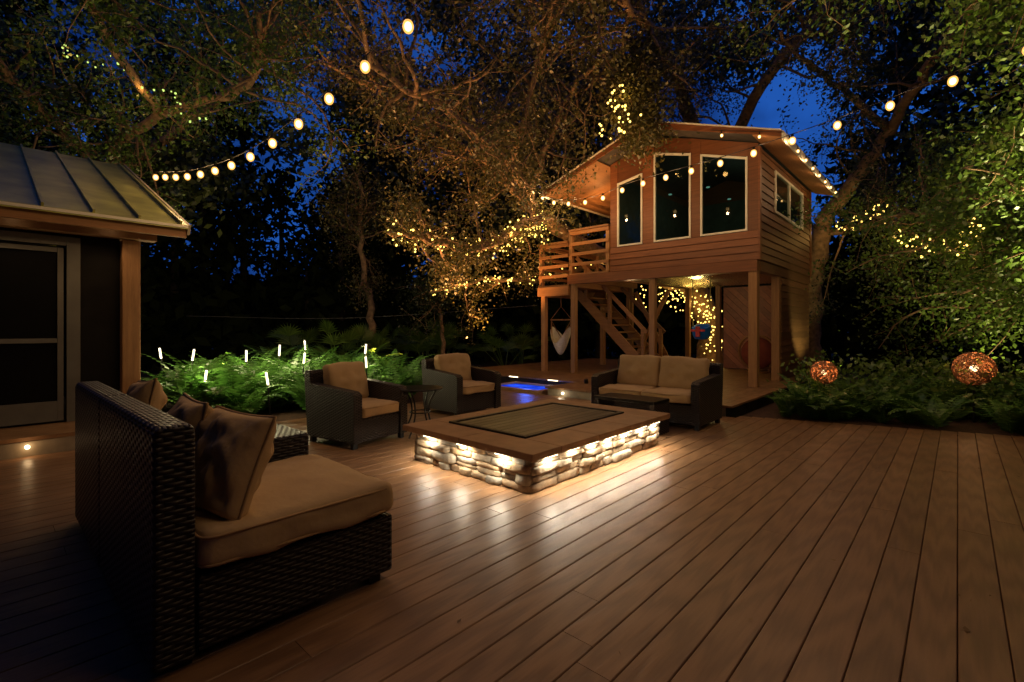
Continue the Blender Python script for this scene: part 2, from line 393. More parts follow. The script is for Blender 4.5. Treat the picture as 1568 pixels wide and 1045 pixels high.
# ---------------------------------------------------------------- seating
def cushion(name,x0,x1,y0,y1,z0,z1,parent,puff=.02,tuft=None,tilt=0,seg=14):
    bm=bmesh.new(); bmesh.ops.create_cube(bm,size=2); bmesh.ops.subdivide_edges(bm,edges=bm.edges[:],cuts=seg,use_grid_fill=True)
    sx,sy,sz=(x1-x0)/2,(y1-y0)/2,(z1-z0)/2; R=min(sx,sy,sz)*.75
    o=Vector([random.random()*40 for _ in range(3)])
    for q in bm.verts:
        p=Vector((q.co.x*sx,q.co.y*sy,q.co.z*sz))
        c=Vector((max(-sx+R,min(sx-R,p.x)),max(-sy+R,min(sy-R,p.y)),max(-sz+R,min(sz-R,p.z)))); dd=p-c
        if dd.length>1e-6:
            k=(abs(dd.x)**3+abs(dd.y)**3+abs(dd.z)**3)**(1/3)
            m_=max(abs(dd.x),abs(dd.y),abs(dd.z)); p=c+dd*(m_/k if k>0 else 1)
        n=noise.noise_vector(p*5+o)*.018+noise.noise_vector(p*13+o)*.007
        bul=(1-(p.x/sx)**2)*(1-(p.z/sz)**2 if sy<sz else 1-(p.y/sy)**2)
        if sy<sz: p.y+=math.copysign(puff*max(0,bul),p.y)
        else: p.z+=math.copysign(puff*max(0,bul),p.z)
        if tuft:
            for (a,b) in tuft:
                r2=(p.x-a*sx)**2+((p.z-b*sz) if sy<sz else (p.y-b*sy))**2
                k=math.exp(-r2/.0012)*.035
                if sy<sz: p.y-=math.copysign(k,p.y)
                else: p.z-=math.copysign(k,p.z)
        q.co=p+n
    me=bpy.data.meshes.new(name); bm.to_mesh(me); bm.free(); me.polygons.foreach_set('use_smooth',[True]*len(me.polygons)); me.materials.append(m_cush)
    ob=bpy.data.objects.new(name,me); COL.objects.link(ob); ob.parent=parent; ob.location=((x0+x1)/2,(y0+y1)/2,(z0+z1)/2); ob.rotation_euler=(tilt,0,0)
    if sy>=sz:
        p=MB()
        for zz in (sz-R*.42,-sz+R*.42):
            e=[]
            for (cx_,cy_,a0) in((sx-R,sy-R,0),(-sx+R,sy-R,90),(-sx+R,-sy+R,180),(sx-R,-sy+R,270)):
                for a in range(0,91,30):
                    A_=math.radians(a0+a); e.append((cx_+math.cos(A_)*R*.95,cy_+math.sin(A_)*R*.95,zz))
            e.append(e[0]); p.tube(e,.006,5)
        po=p.obj(name+'_piping',m_pipe,parent,True); po.location=ob.location; po.rotation_euler=ob.rotation_euler
    return ob
def pillow(name,w,h,th,loc,rot,parent):
    n=26; V=[];F=[]
    o=Vector([random.random()*40 for _ in range(3)])
    for s in(1,-1):
        for i in range(n+1):
            for j in range(n+1):
                a=2*i/n-1; b=2*j/n-1
                pin=1-.06*(1-abs(a)**2)*(abs(b)**3); pin2=1-.06*(1-abs(b)**2)*(abs(a)**3)
                x=a*w/2*pin2; z=b*h/2*pin
                y=s*(th/2*((1-a**4)*(1-b**4))**.5)
                wr=noise.noise(Vector((a*2.5,b*2,s))+o)*.045+noise.noise(Vector((a*8,b*3,s))+o)*.024
                y+=s*wr*min(1,3*(1-max(abs(a),abs(b))))
                V.append((x,y,z))
    N=(n+1)**2
    for s in(0,1):
        for i in range(n):
            for j in range(n):
                k=s*N+i*(n+1)+j; F.append((k,k+1,k+n+2,k+n+1) if s else (k,k+n+1,k+n+2,k+1))
    m=MB(); m.add(V,F); ob=m.obj(name,m_cush,parent,True)
    bm=bmesh.new(); bm.from_mesh(ob.data); bmesh.ops.remove_doubles(bm,verts=bm.verts[:],dist=.0005); bmesh.ops.recalc_face_normals(bm,faces=bm.faces[:]); bm.to_mesh(ob.data); bm.free()
    ob.location=loc; ob.rotation_euler=rot
    p=MB(); e=[]
    for k in range(4*n):
        q=k%n; s=k//n; a,b=[(2*q/n-1,-1),(1,2*q/n-1),(1-2*q/n,1),(-1,1-2*q/n)][s]
        pin=1-.06*(1-abs(a)**2)*(abs(b)**3); pin2=1-.06*(1-abs(b)**2)*(abs(a)**3)
        e.append((a*w/2*pin2,0,b*h/2*pin))
    e.append(e[0]); p.tube(e,.007,6); po=p.obj(name+'_piping',m_pipe,parent,True); po.location=loc; po.rotation_euler=rot
    return ob
def wicker_seat(name,W,D,seats,loc,rz):
    E=empty(name,loc,rz); w2=W/2; A=.11
    m=MB()
    m.box(-w2+A,w2-A,-D/2+.02,D/2-.12,.06,.30,ch=.012)
    for s in(-1,1):
        xa,xb=(-w2,-w2+A-.002) if s<0 else (w2-A+.002,w2)
        m.prism([(-D/2,.06),(D/2-.02,.06),(D/2-.02,.64),(-D/2+.25,.60),(-D/2+.05,.585),(-D/2,.55)],'x',xa,xb)
    m.prism([(D/2-.12,.06),(D/2-.005,.06),(D/2+.05,.74),(D/2+.03,.77),(D/2-.05,.77),(D/2-.07,.74)],'x',-w2+.006,w2-.006)
    o=m.obj('wicker_frame',m_wicker2,E)
    b=o.modifiers.new('b','BEVEL'); b.width=.018; b.segments=3; b.limit_method='ANGLE'
    f=MB()
    for sx in(-1,1):
        for sy in(-1,1): f.box(sx*(w2-.05)-.025,sx*(w2-.05)+.025,sy*(D/2-.06)-.025,sy*(D/2-.06)+.025,0,.06)
    f.obj('feet',m_black,E)
    cw=(W-2*A-.01)/seats
    for i in range(seats):
        x0=-w2+A+.005+i*cw
        cushion('seat_cushion',x0+.004,x0+cw-.004,-D/2-.01,D/2-.13,.305,.425,E,.012)
        cushion('back_cushion',x0+.004,x0+cw-.004,D/2-.27,D/2-.12,.40,.84,E,.03,tuft=[(-.36,.3),(.36,.3),(-.36,-.3),(.36,-.3)],tilt=-.2)
    return E
wicker_seat('wicker_armchair',.74,.80,1,(-4.92,2.83,0),math.radians(99))
wicker_seat('wicker_armchair',.84,.80,1,(-5.42,4.82,0),math.radians(88))
wicker_seat('wicker_loveseat',1.52,.78,2,(-3.02,6.15,0),math.radians(0))

sf=empty('wicker_sofa')
m=MB()
for a,b in((-3.215,-2.065),(-4.17,-3.225)):
    m.prism([(.405,.03),(.535,.03),(.535,.87),(.52,.895),(.42,.895),(.405,.87)],'x',a,b)
o=m.obj('back_frame',m_wicker,sf); bb=o.modifiers.new('b','BEVEL'); bb.width=.02; bb.segments=3; bb.limit_method='ANGLE'
m=MB(); m.box(-2.92,-2.06,.54,1.375,.05,.325,ch=.015); m.box(-4.16,-3.38,.54,1.36,.05,.325,ch=.015); m.obj('seat_frame',m_wicker,sf)
m=MB(); m.box(-3.37,-2.93,.54,1.36,.05,.60,ch=.018); m.obj('console_box',m_wicker,sf)
m=MB()
for xx,yy in((-2.13,1.30),(-2.85,1.3),(-2.13,.5),(-4.1,1.3),(-4.1,.5)): m.box(xx-.03,xx+.03,yy-.03,yy+.03,0,.05)
m.obj('feet',m_black,sf)
cushion('seat_cushion',-2.92,-2.05,.545,1.385,.33,.485,sf,.012,seg=24)
cushion('seat_cushion',-4.15,-3.385,.545,1.37,.33,.485,sf,.012)
pillow('throw_pillow',.42,.44,.18,(-2.34,.72,.665),(math.radians(-21),math.radians(2),math.radians(14)),sf)
pillow('throw_pillow',.46,.44,.16,(-2.70,.655,.69),(math.radians(-10),0,math.radians(-3)),sf)
pillow('throw_pillow',.48,.46,.16,(-3.75,.66,.69),(math.radians(-12),math.radians(-6),0),sf)

tb=empty('round_side_table',(-4.57,3.42,0))
m=MB(); n=28
m.tube([(0,0,.535),(0,0,.55)],.245,n); m.obj('table_top',m_screen,tb)
m=MB(); m.tube([(.25*math.cos(a),.25*math.sin(a),.54) for a in np.linspace(0,2*math.pi,29)],.011,6)
m.tube([(.12*math.cos(a),.12*math.sin(a),.27) for a in np.linspace(0,2*math.pi,17)],.008,6)
for k in range(4):
    a=k*math.pi/2+.4; m.tube(cat([(.21*math.cos(a),.21*math.sin(a),.53),(.13*math.cos(a),.13*math.sin(a),.40),(.11*math.cos(a),.11*math.sin(a),.25),(.17*math.cos(a),.17*math.sin(a),.1),(.24*math.cos(a),.24*math.sin(a),.01)],5),.010,6)
m.obj('curved_legs',m_black,tb,True)
st=empty('wicker_coffee_table',(-2.92,5.32,0))
m=MB(); m.box(-.4,.4,-.2,.2,.36,.40,ch=.01); m.obj('table_top',m_screen,st)
m=MB()
for sx in(-1,1): m.box(sx*.37-.03,sx*.37+.03,-.19,.19,.0,.358,ch=.008)
m.box(-.33,.33,-.17,.17,.1,.13); m.obj('wicker_sides',m_wicker2,st)

# ---------------------------------------------------------------- left building
lb=empty('metal_roof_house')
WX=-7.4
m=MB(); m.box(WX-.15,WX,.77,1.12,.0,2.42); m.box(WX-.15,WX,-7,.62,2.27,2.42); m.box(-14.1,WX-.151,1.0,1.12,0,2.42); m.box(-14.1,-13.95,-7,.999,0,2.42); m.box(-13.94,WX-.151,-7.1,-6.95,0,2.42)
m.prism([(-14.1,2.421),(WX,2.421),(-10.75,3.85)],'y',1.0,1.12); m.obj('walls',m_darkwall,lb)
box('corner_post',(-7.47,-7.27,1.125,1.30,0,2.28),m_pine,lb,ch=.008)
m=MB(); m.box(-7.36,-7.20,-7,1.45,2.29,2.43); m.obj('header_beam',m_pineh,lb)
m=MB(); m.box(-6.96,-6.92,-7,1.69,2.33,2.47,ch=.004); m.obj('fascia_board',m_pineh,lb)
box('soffit',(-7.19,-6.965,-7,1.65,2.40,2.43),m_cedary,lb)
m=MB()
def rz_(x): return 2.475+(-6.86-x)*.405
m.prism([(-6.86,rz_(-6.86)),(-10.8,rz_(-10.8)),(-14.74,rz_(-6.86)),(-14.74,rz_(-6.86)-.05),(-10.8,rz_(-10.8)-.06),(-6.86,rz_(-6.86)-.05)],'y',-7,1.69)
y=1.62
while y>-7:
    for sg in(0,1):
        a=(-6.86,y,rz_(-6.86)+.015); b=(-10.8,y,rz_(-10.8)+.015)
        if sg: a=(-14.74,y,a[2])
        m.beam(a,b,.022,.05)
    y-=.40
m.obj('metal_roof',m_metal,lb)
m=MB(); m.beam((-6.88,1.705,2.42),(-10.8,1.705,rz_(-10.8)-.04),.03,.12); m.beam((-14.7,1.705,2.42),(-10.8,1.705,rz_(-10.8)-.04),.03,.12); m.obj('rake_trim',m_riser,lb)
box('drip_edge',(-6.90,-6.85,-7,1.69,2.44,2.47),m_white,lb)
m=MB(); m.box(WX-.08,WX+.02,.65,.765,.18,2.26); m.box(WX-.08,WX+.02,-3,.648,2.16,2.262); m.box(WX-.06,WX+.0,.575,.625,.2,2.13); m.box(WX-.06,WX+.0,-1,.573,2.08,2.13); m.box(WX-.06,WX,-1,.573,1.07,1.12); m.box(WX-.06,WX,-1,.573,.2,.42)
m.box(WX-.06,WX+.0,-1.1,-1.02,.2,2.13); m.obj('door_frame',m_alu,lb)
box('door_screen',(WX-.05,WX-.03,-3,.62,.2,2.15),m_screen,lb)
box('door_handle',(WX+.0,WX+.03,.02,.12,1.08,1.11),m_white,lb)
m=MB(); m.box(-7.39,-6.62,-7,1.28,.14,.18); m.obj('porch_floor',m_deck,lb)
m=MB(); m.box(-6.66,-6.61,-7,1.28,-.05,.138); m.obj('porch_riser',m_riser,lb)
m=MB()
for yy in(.30,-.9,-2.1,-3.5): m.tube([(-6.61,yy,.09),(-6.595,yy,.09)],.02,10)
for yy in(1.0,.22,-.7,-1.9): m.tube([(-7.08,yy,2.385),(-7.08,yy,2.398)],.03,12); light('soffit_lamp','SPOT',(-7.08,yy,2.37),4,WARM,lb,.03,aim=(-7.08,yy,0),spot=110)
m.obj('recessed_lamps',m_led,lb)
for yy in(.30,-.9): light('riser_lamp','POINT',(-6.54,yy,.09),.35,WARM,lb,.02)

# ---------------------------------------------------------------- treehouse
th=empty('treehouse')
FX0,FX1,FY0,FY1=-5.70,-2.65,9.47,13.6
def zr(x): return 5.20-.33*abs(x+4.6)
m=MB()
for (x,y,zt) in((-2.74,9.52,2.36),(-4.71,9.52,2.36),(-6.72,9.52,2.36),(-7.62,9.52,2.12),(-2.74,11.0,2.36),(-2.74,13.5,2.36),(-5.62,11.3,2.36),(-6.7,12.2,2.36),(-4.71,13.3,2.36),(-7.6,12.2,2.1),(-5.62,13.5,2.36)):
    s=.075 if x in(-2.74,) else .06
    m.box(x-s,x+s,y-s,y+s,.15,zt,ch=.006)
m.obj('support_posts',m_pine,th)
m=MB(); m.box(-6.85,FX1-.01,9.42,9.62,2.26,2.46); m.obj('front_beam',m_cedar,th)
m=MB(); m.box(FX1-.14,FX1+.0,9.63,13.6,2.27,2.45); m.box(FX0,FX0+.1,9.63,13.6,2.3,2.45); m.box(-6.6,-6.5,9.63,12.2,2.3,2.44)
m.obj('side_beams',m_cedary,th)
def lap_x(mb,x0,x1,y,z0,z1,out,h=.14):
    z=z0
    while z<z1-.01:
        zt=min(z+h,z1); mb.prism([(y,z),(y+out*.028,z),(y+out*.008,zt-.004),(y,zt-.004)],'x',x0,x1); z+=h
def lap_y(mb,y0,y1,x,z0,z1,out,h=.14):
    z=z0
    while z<z1-.01:
        zt=min(z+h,z1); mb.prism([(x,z),(x+out*.028,z),(x+out*.008,zt-.004),(x,zt-.004)],'y',y0,y1); z+=h
m=MB(); lap_x(m,FX0,FX1-.0,FY0,2.47,3.0,-1,.132)
m.prism([(FX0,2.463),(FX1,2.463),(FX1,3.0),(FX0,3.0)],'y',FY0+.001,FY0+.09)
wins=[(-5.52,-4.92,4.40,4.50),(-4.66,-3.88,4.86,4.68),(-3.69,-2.83,4.60,4.36)]
cols=[(FX0,-5.52),(-4.92,-4.66),(-3.88,-3.69),(-2.83,FX1)]
for a,b in cols:
    top=[(b,zr(b)),(a,zr(a))]
    if a<-4.6<b: top=[(b,zr(b)),(-4.6,zr(-4.6)),(a,zr(a))]
    m.prism([(a+.001,3.002),(b-.001,3.002)]+top,'y',FY0-.012,FY0+.09)
for a,b,ta,tb_ in wins:
    m.prism([(a,ta),(b,tb_),(b,zr(b)),(a,zr(a))],'y',FY0-.006,FY0+.09)
m.obj('front_siding',m_cedar,th)
m=MB(); G=MB()
for a,b,ta,tb_ in wins:
    F=.035; yb,yf=FY0+.02,FY0-.03; b0=3.004
    m.prism([(a,b0),(a+F,b0),(a+F,ta-.01),(a,ta-.002)],'y',yf,yb); m.prism([(b-F,b0),(b,b0),(b,tb_-.002),(b-F,tb_-.01)],'y',yf,yb)
    m.prism([(a+F,b0),(b-F,b0),(b-F,b0+F),(a+F,b0+F)],'y',yf+.002,yb-.002)
    m.prism([(a+F,ta-F-.012),(b-F,tb_-F-.012),(b-F,tb_-.004),(a+F,ta-.004)],'y',yf+.002,yb-.002)
    G.add([(a+F,FY0,b0+F),(b-F,FY0,b0+F),(b-F,FY0,tb_-F),(a+F,FY0,ta-F)],[(0,1,2,3)])
wy0,wy1,wz0,wz1=10.45,12.75,3.47,4.30
R=MB()
x=FX1
z=2.47
while z<4.5:
    zt=min(z+.14,4.5)
    poly=[(x,z),(x+.028,z),(x+.008,zt-.004),(x,zt-.004)]
    segs=[(FY0+.09,FY1)] if zt<=wz0 or z>=wz1 else [(FY0+.09,wy0),(wy1,FY1)]
    for a,b in segs: R.prism(poly,'y',a,b)
    z+=.14
R.box(x-.09,x-.001,FY0+.091,FY1,2.463,wz0); R.box(x-.09,x-.001,FY0+.091,FY1,wz1,4.52); R.box(x-.09,x-.001,FY0+.091,wy0,wz0,wz1); R.box(x-.09,x-.001,wy1,FY1,wz0,wz1)
lap_y(R,11.08,FY1,x-.03,.16,2.26,1,.14); R.box(x-.1,x-.031,11.08,FY1,.16,2.26)
lap_y(R,9.56,FY1,FX0,2.47,4.75,-1,.14); R.box(FX0+.001,FX0+.08,9.56,FY1,2.463,4.78)
R.obj('side_siding',m_cedary,th)
m.box(x-.02,x+.04,wy0,wy0+.05,wz0,wz1); m.box(x-.02,x+.04,wy1-.05,wy1,wz0,wz1); m.box(x-.018,x+.038,wy0+.05,wy1-.05,wz0,wz0+.05); m.box(x-.018,x+.038,wy0+.05,wy1-.05,wz1-.05,wz1); m.box(x-.015,x+.035,11.55,11.61,wz0+.05,wz1-.05)
m.obj('window_frames',m_white,th)
G.add([(x+.01,wy0,wz0),(x+.01,wy1,wz0),(x+.01,wy1,wz1),(x+.01,wy0,wz1)],[(0,1,2,3)])
G.obj('window_glass',m_glass,th)
m=MB(); m.box(FX1+.0,FX1+.035,FY0-.02,FY0+.085,2.46,4.5); m.box(FX1+.0,FX1+.035,FY1-.1,FY1+.01,2.46,4.5); m.obj('corner_trim',m_cedar,th)
m=MB(); m.prism([(FX0,2.45),(FX1,2.45),(FX1,zr(FX1)),(-4.6,5.2),(FX0,zr(FX0))],'y',FY1,FY1+.1); m.obj('back_wall',m_cedar,th)
m=MB(); m.box(FX0+.085,FX1-.095,FY0+.1,FY1-.01,2.46,2.5); m.box(FX0+.085,FX1-.095,FY1-.04,FY1-.011,2.5,4.6); m.box(FX0+.082,FX0+.1,FY0+.1,FY1-.05,2.5,4.6)
m.obj('interior_shell',m_int,th)
m=MB(); m.box(-3.9,-2.9,11.6,12.5,3.2,3.26); m.box(-3.85,-3.8,11.65,12.4,2.5,3.2); m.box(-3.0,-2.95,11.65,12.4,2.5,3.2); m.box(-5.3,-4.2,12.6,13.2,2.5,3.1)
m.box(-5.2,-4.3,12.9,13.2,3.1,3.5); m.obj('interior_furniture',m_cedar,th)
m=MB()
for xx,yy in((-5.1,11.2),(-4.2,11.2),(-3.3,11.2),(-4.2,12.6)): m.tube([(xx,yy,4.42),(xx,yy,4.44)],.04,12)
m.obj('ceiling_lamps',mat_emit('cool_lamp',(.45,1,.8),.3),th)
light('interior_lamp','POINT',(-4.2,11.6,4.1),4.5,(.6,.95,.7),th,.2)
m=MB(); ye0,ye1=8.98,13.95
for sg,xe in((1,-2.15),(-1,-7.2)):
    ze=zr(xe)+.02
    m.prism([(-4.6,5.23),(xe,ze),(xe,ze+.07),(-4.6,5.31)],'y',ye0,ye1)
m.obj('roof_deck',m_shingle,th)
m=MB()
for xe in(-2.15,-7.2):
    ze=zr(xe)+.02
    m.prism([(-4.6,5.33),(xe,ze+.085),(xe,ze-.0),(-4.6,5.22)],'y',ye0-.03,ye0-.002)
m.obj('front_rake_trim',m_cedar,th)
m=MB(); m.box(-2.148,-2.12,ye0-.03,ye1,zr(-2.15)-.04,zr(-2.15)+.1); m.box(-7.23,-7.202,ye0-.03,ye1,zr(-7.2)-.04,zr(-7.2)+.1)
for xe in(-2.15,-7.2): m.prism([(-4.6,5.345),(xe,zr(xe)+.105),(xe,zr(xe)+.125),(-4.6,5.365)],'y',ye0-.06,ye0+.04)
m.obj('eave_trim',m_white,th)
m=MB()
for xe,xa in((-2.15,FX1+.04),(-7.2,FX0-.04)):
    a,b=sorted((xe,xa)); m.prism([(a,zr(a)+.0),(b,zr(b)+.0),(b,zr(b)+.018),(a,zr(a)+.018)],'y',ye0,ye1)
m.obj('soffit_boards',m_pineh,th)
m=MB(); m.box(-6.8,FX0-.03,9.42,12.2,2.465,2.50); m.box(-7.75,-6.81,9.42,12.2,2.22,2.255); m.obj('balcony_floor',m_pineh,th)
m=MB(); m.box(-7.75,-6.81,9.40,9.50,2.0,2.215); m.box(-7.75,-7.65,9.51,12.2,2.0,2.215); m.box(-6.85,-6.75,9.63,12.2,2.2,2.44); m.obj('landing_beams',m_pineh,th)
m=MB(); 
for x0,x1,zf in((-6.78,FX0-.03,2.5),(-7.74,-6.84,2.255)):
    for k,zz in enumerate((.18,.42,.66,.92)):
        m.box(x0,x1,9.43,9.46 if k<3 else 9.5,zf+zz,zf+zz+.07)
    m.box(x0-.03,x1,9.40,9.53,zf+1.0,zf+1.04)
for zz in(.18,.42,.66,.92): m.box(-7.74,-7.71,9.51,12.1,2.255+zz,2.255+zz+.07)
m.box(-7.78,-7.68,9.54,12.1,3.255,3.295)
m.obj('railings',m_pineh,th)
m=MB()
for xx,z0,z1 in((-6.79,2.47,3.52),(-7.7,2.2,3.28),(-5.78,2.5,3.5)): m.box(xx-.045,xx+.045,9.47,9.56,z0,z1)
m.box(-7.75,-7.66,12.0,12.1,2.2,3.28); m.obj('rail_posts',m_pine,th)
m=MB(); a=Vector((-7.55,11.0,2.2)); b=Vector((-5.5,11.0,.2))
for yy in(10.8,11.75): m.beam((a.x,yy,a.z),(b.x,yy,b.z),.05,.24)
for i in range(1,11):
    p=a.lerp(b,i/11); m.box(p.x-.13,p.x+.13,10.83,11.72,p.z-.02,p.z+.02)
for yy in(10.8,11.75):
    m.beam((a.x,yy,a.z+.9),(b.x,yy,b.z+.9),.05,.09)
    for q in(.15,.5,.95): p=a.lerp(b,q); m.box(p.x-.04,p.x+.04,yy-.04,yy+.04,p.z,p.z+.9)
m.beam((-6.6,12.2,.3),(-5.6,12.2,2.2),.05,.1); m.beam((-5.6,12.28,.3),(-6.6,12.28,2.2),.05,.1)
m.obj('staircase',m_pineh,th)
m=MB(); V=[];Fc=[]; n=160
for i in range(n+1):
    xx=FX0+.12+(FX1-FX0-.3)*i/n; zz=2.33+.012*math.sin(i*math.pi/2.5)
    V+=[(xx,9.64,zz),(xx,13.5,zz)]
for i in range(n): Fc.append((2*i,2*i+1,2*i+3,2*i+2))
m.add(V,Fc); m.obj('corrugated_ceiling',m_ceil,th,True)
m=MB(); xa,xb,za,zb=-4.6,-2.85,.16,2.28; s=.14
def clip(poly,fn):
    o=[]
    for i in range(len(poly)):
        p,q=poly[i],poly[(i+1)%len(poly)]; a_,b_=fn(p),fn(q)
        if a_>=0: o.append(p)
        if a_*b_<0: tt=a_/(a_-b_); o.append((p[0]+(q[0]-p[0])*tt,p[1]+(q[1]-p[1])*tt))
    return o
k=0
while k*s<6:
    c0=-7+k*s+.003; c1=c0+s-.006; k+=1
    pl=[(xa,za),(xb,za),(xb,zb),(xa,zb)]
    pl=clip(pl,lambda p:(p[0]+p[1])*.707-c0-2.6); pl=clip(pl,lambda p:c1+2.6-(p[0]+p[1])*.707) if pl else pl
    if len(pl)>2: m.prism(pl,'y',13.36,13.39)
m.obj('diagonal_board_wall',mat_wood('red_cedar',(.20,.06,.025),(.36,.12,.05),(3,3,3),.5),th)
box('rear_wall_backing',(-4.62,-2.83,13.40,13.44,.15,2.3),m_under,th)
light('ceiling_lamp','POINT',(-4.4,11.5,2.0),9,(1,.70,.28),th,.08)  # added point light so the corrugated ceiling reflects a golden glow
light('porch_lamp','POINT',(-5.6,10.2,2.0),5,WARM,th,.06)
light('balcony_lamp','POINT',(-6.4,10.4,4.1),20,AMB,th,.08)
bs=empty('bucket_swing',(-4.27,11.0,1.12))
m=MB(); V=[];Fc=[]; n=18
for j,(r,z) in enumerate([(.03,-.16),(.14,-.15),(.19,-.06),(.20,.06),(.205,.14),(.185,.14),(.175,.05),(.16,-.05),(.02,-.10)]):
    for k in range(n): a=2*math.pi*k/n; V.append((r*math.cos(a),r*math.sin(a),z+(.06*math.sin(a) if j in(3,4,5,6) else 0)))
for j in range(8):
    for k in range(n): Fc.append((j*n+k,j*n+(k+1)%n,(j+1)*n+(k+1)%n,(j+1)*n+k))
m.add(V,Fc); m.obj('bucket_seat',mat_simple('blue_plastic',(.01,.20,.85),.4,0,.1),bs,True)
m=MB(); m.box(-.05,.05,-.23,-.20,-.1,.13,ch=.01); m.box(-.16,.16,-.235,-.205,.02,.07,ch=.01); m.obj('red_bar',mat_simple('red_plastic',(.6,.02,.015),.4,0,.1),bs)
m=MB()
for s in(-1,1): m.tube([(s*.19,0,.12),(s*.2,0,1.2)],.012,6)
m.obj('ropes',mat_simple('rope',(.4,.35,.1),.9),bs)
hc=empty('hammock_chair',(-7.28,9.75,0))
m=MB(); V=[];Fc=[]; nu,nv=20,14
for i in range(nu+1):
    for j in range(nv+1):
        a=i/nu*2-1; b=j/nv; q=max(0,1-a*a)
        V.append((a*.27*(1-.12*math.sin(b*math.pi)),(b-.5)*.5*q**.5,1.25-.36*q-(.34*q**.6)*math.sin(b*math.pi)+(.10 if b>.5 else -.04)*q*abs(b-.5)*2))
for i in range(nu):
    for j in range(nv): k=i*(nv+1)+j; Fc.append((k,k+1,k+nv+2,k+nv+1))
m.add(V,Fc); m.obj('woven_sling',mat_simple('cotton_white',(.75,.72,.6),.9,0,.15,30),hc,True)
m=MB(); m.tube([(-.33,0,1.42),(.33,0,1.42)],.018,8)
m.tube([(-.33,0,1.42),(0,0,1.75),(.33,0,1.42)],.007,5); m.tube([(0,0,1.75),(0,0,2.2)],.009,5)
for s in(-1,1):
    for q in(1,.8,.6,.4):
        m.tube([(s*.31,0,1.42),(s*.27*q,.2*(1-q*q)**.5,1.25-.36*(1-q*q))],.005,4); m.tube([(s*.31,0,1.42),(s*.27*q,-.2*(1-q*q)**.5,1.22-.36*(1-q*q))],.005,4)
m.obj('spreader_bar',m_pineh,hc)
hp=empty('papasan_chair',(-3.55,12.6,.15))
m=MB(); m.tube([(.42*math.cos(a),-.12*math.sin(a),.48+.42*math.sin(a)) for a in np.linspace(0,2*math.pi,33)],.03,8); m.tube([(.25*math.cos(a),.25*math.sin(a),.02) for a in np.linspace(0,2*math.pi,21)],.02,6)
for k in range(5): a=k*1.256; m.tube([(.25*math.cos(a),.25*math.sin(a),.02),(.2*math.cos(a),.12,.2)],.015,6)
m.obj('rattan_frame',m_pineh,hp,True)
m=MB(); m.sphere((0,.08,.46),.38,18,10,1); o=m.obj('cushion',mat_simple('red_cloth',(.20,.04,.025),.9),hp,True); o.scale=(1,.35,1)

# ---------------------------------------------------------------- trees
def make_tree(name,limbs,leafmat,barkmat,nsub=10,sub=(1.0,2.4),ntw=7,tw=(.4,.9),per=12,spread=.15,L=.078,W=.046,seed=1,tmin=.2,up=.2,sr=.032):
    r=random.Random(seed); E=empty(name); wood=MB(); C=[]
    def rv(): 
        while 1:
            v=Vector((r.uniform(-1,1),r.uniform(-1,1),r.uniform(-1,1)))
            if .1<v.length<1: return v.normalized()
    for lb_ in limbs:
        pts,r0,r1=lb_[:3]; ns=lb_[3] if len(lb_)>3 else nsub; sb=lb_[4] if len(lb_)>4 else sub
        P=cat(pts,7); P=[p+rv()*min(.06,r0*.6) for p in P]; n=len(P)
        wood.tube(P,[r0+(r1-r0)*(i/(n-1))**.8 for i in range(n)],10)
        for s in range(ns):
            t=tmin+(1-tmin)*r.random(); i=min(n-2,int(t*(n-1))); p=P[i].copy(); d=(P[i+1]-P[i]).normalized()
            dr=(rv()+d*.5+Vector((0,0,up))).normalized(); ln=r.uniform(*sb); q=[p]; k=7
            for j in range(k): dr=(dr+rv()*.42).normalized(); p=p+dr*ln/k; q.append(p)
            rr=max(.010,min(sr,r1+.0)); wood.tube(q,[rr*(1-.75*j/k) for j in range(k+1)],5)
            for _ in range(ntw):
                j=r.randint(2,k); pp=q[j].copy(); dd=(rv()+dr*.5).normalized(); l2=min(r.uniform(*tw),ln*.8); q2=[pp]
                for _j in range(4): dd=(dd+rv()*.4+Vector((0,0,-.06))).normalized(); pp=pp+dd*l2/4; q2.append(pp)
                wood.tube(q2[::2],[.008,.006,.003],3,False)
                C+=q2[1:]
    wood.obj('trunk_and_limbs',barkmat,E,True)
    if C: quads('foliage',leafV([tuple(c) for c in C],per,spread,L,W,.2),leafmat,E)
    return E
A0=(-8.5,10.5,4.3)
limbA1=[A0,(-7.7,8.9,3.75),(-7.55,7.4,3.0),(-7.95,6.3,3.0),(-8.2,5.4,3.1)]
limbA2=[A0,(-7.7,8.2,5.0),(-7.25,6.93,5.2),(-6.7,5.4,5.1),(-6.7,3.8,5.3)]
limbA3=[(-8.0,12.6,3.2),(-8.9,10.84,2.6),(-9.35,9.06,2.5),(-9.98,7.8,2.12)]
limbA4=[A0,(-9.2,8.8,5.6),(-9.6,7,6.4),(-9.8,5,6.8)]
limbA5=[(-7.6,8.2,5.0),(-6.2,7.4,6.0),(-4.8,6.2,6.4),(-3.2,5.4,6.4)]
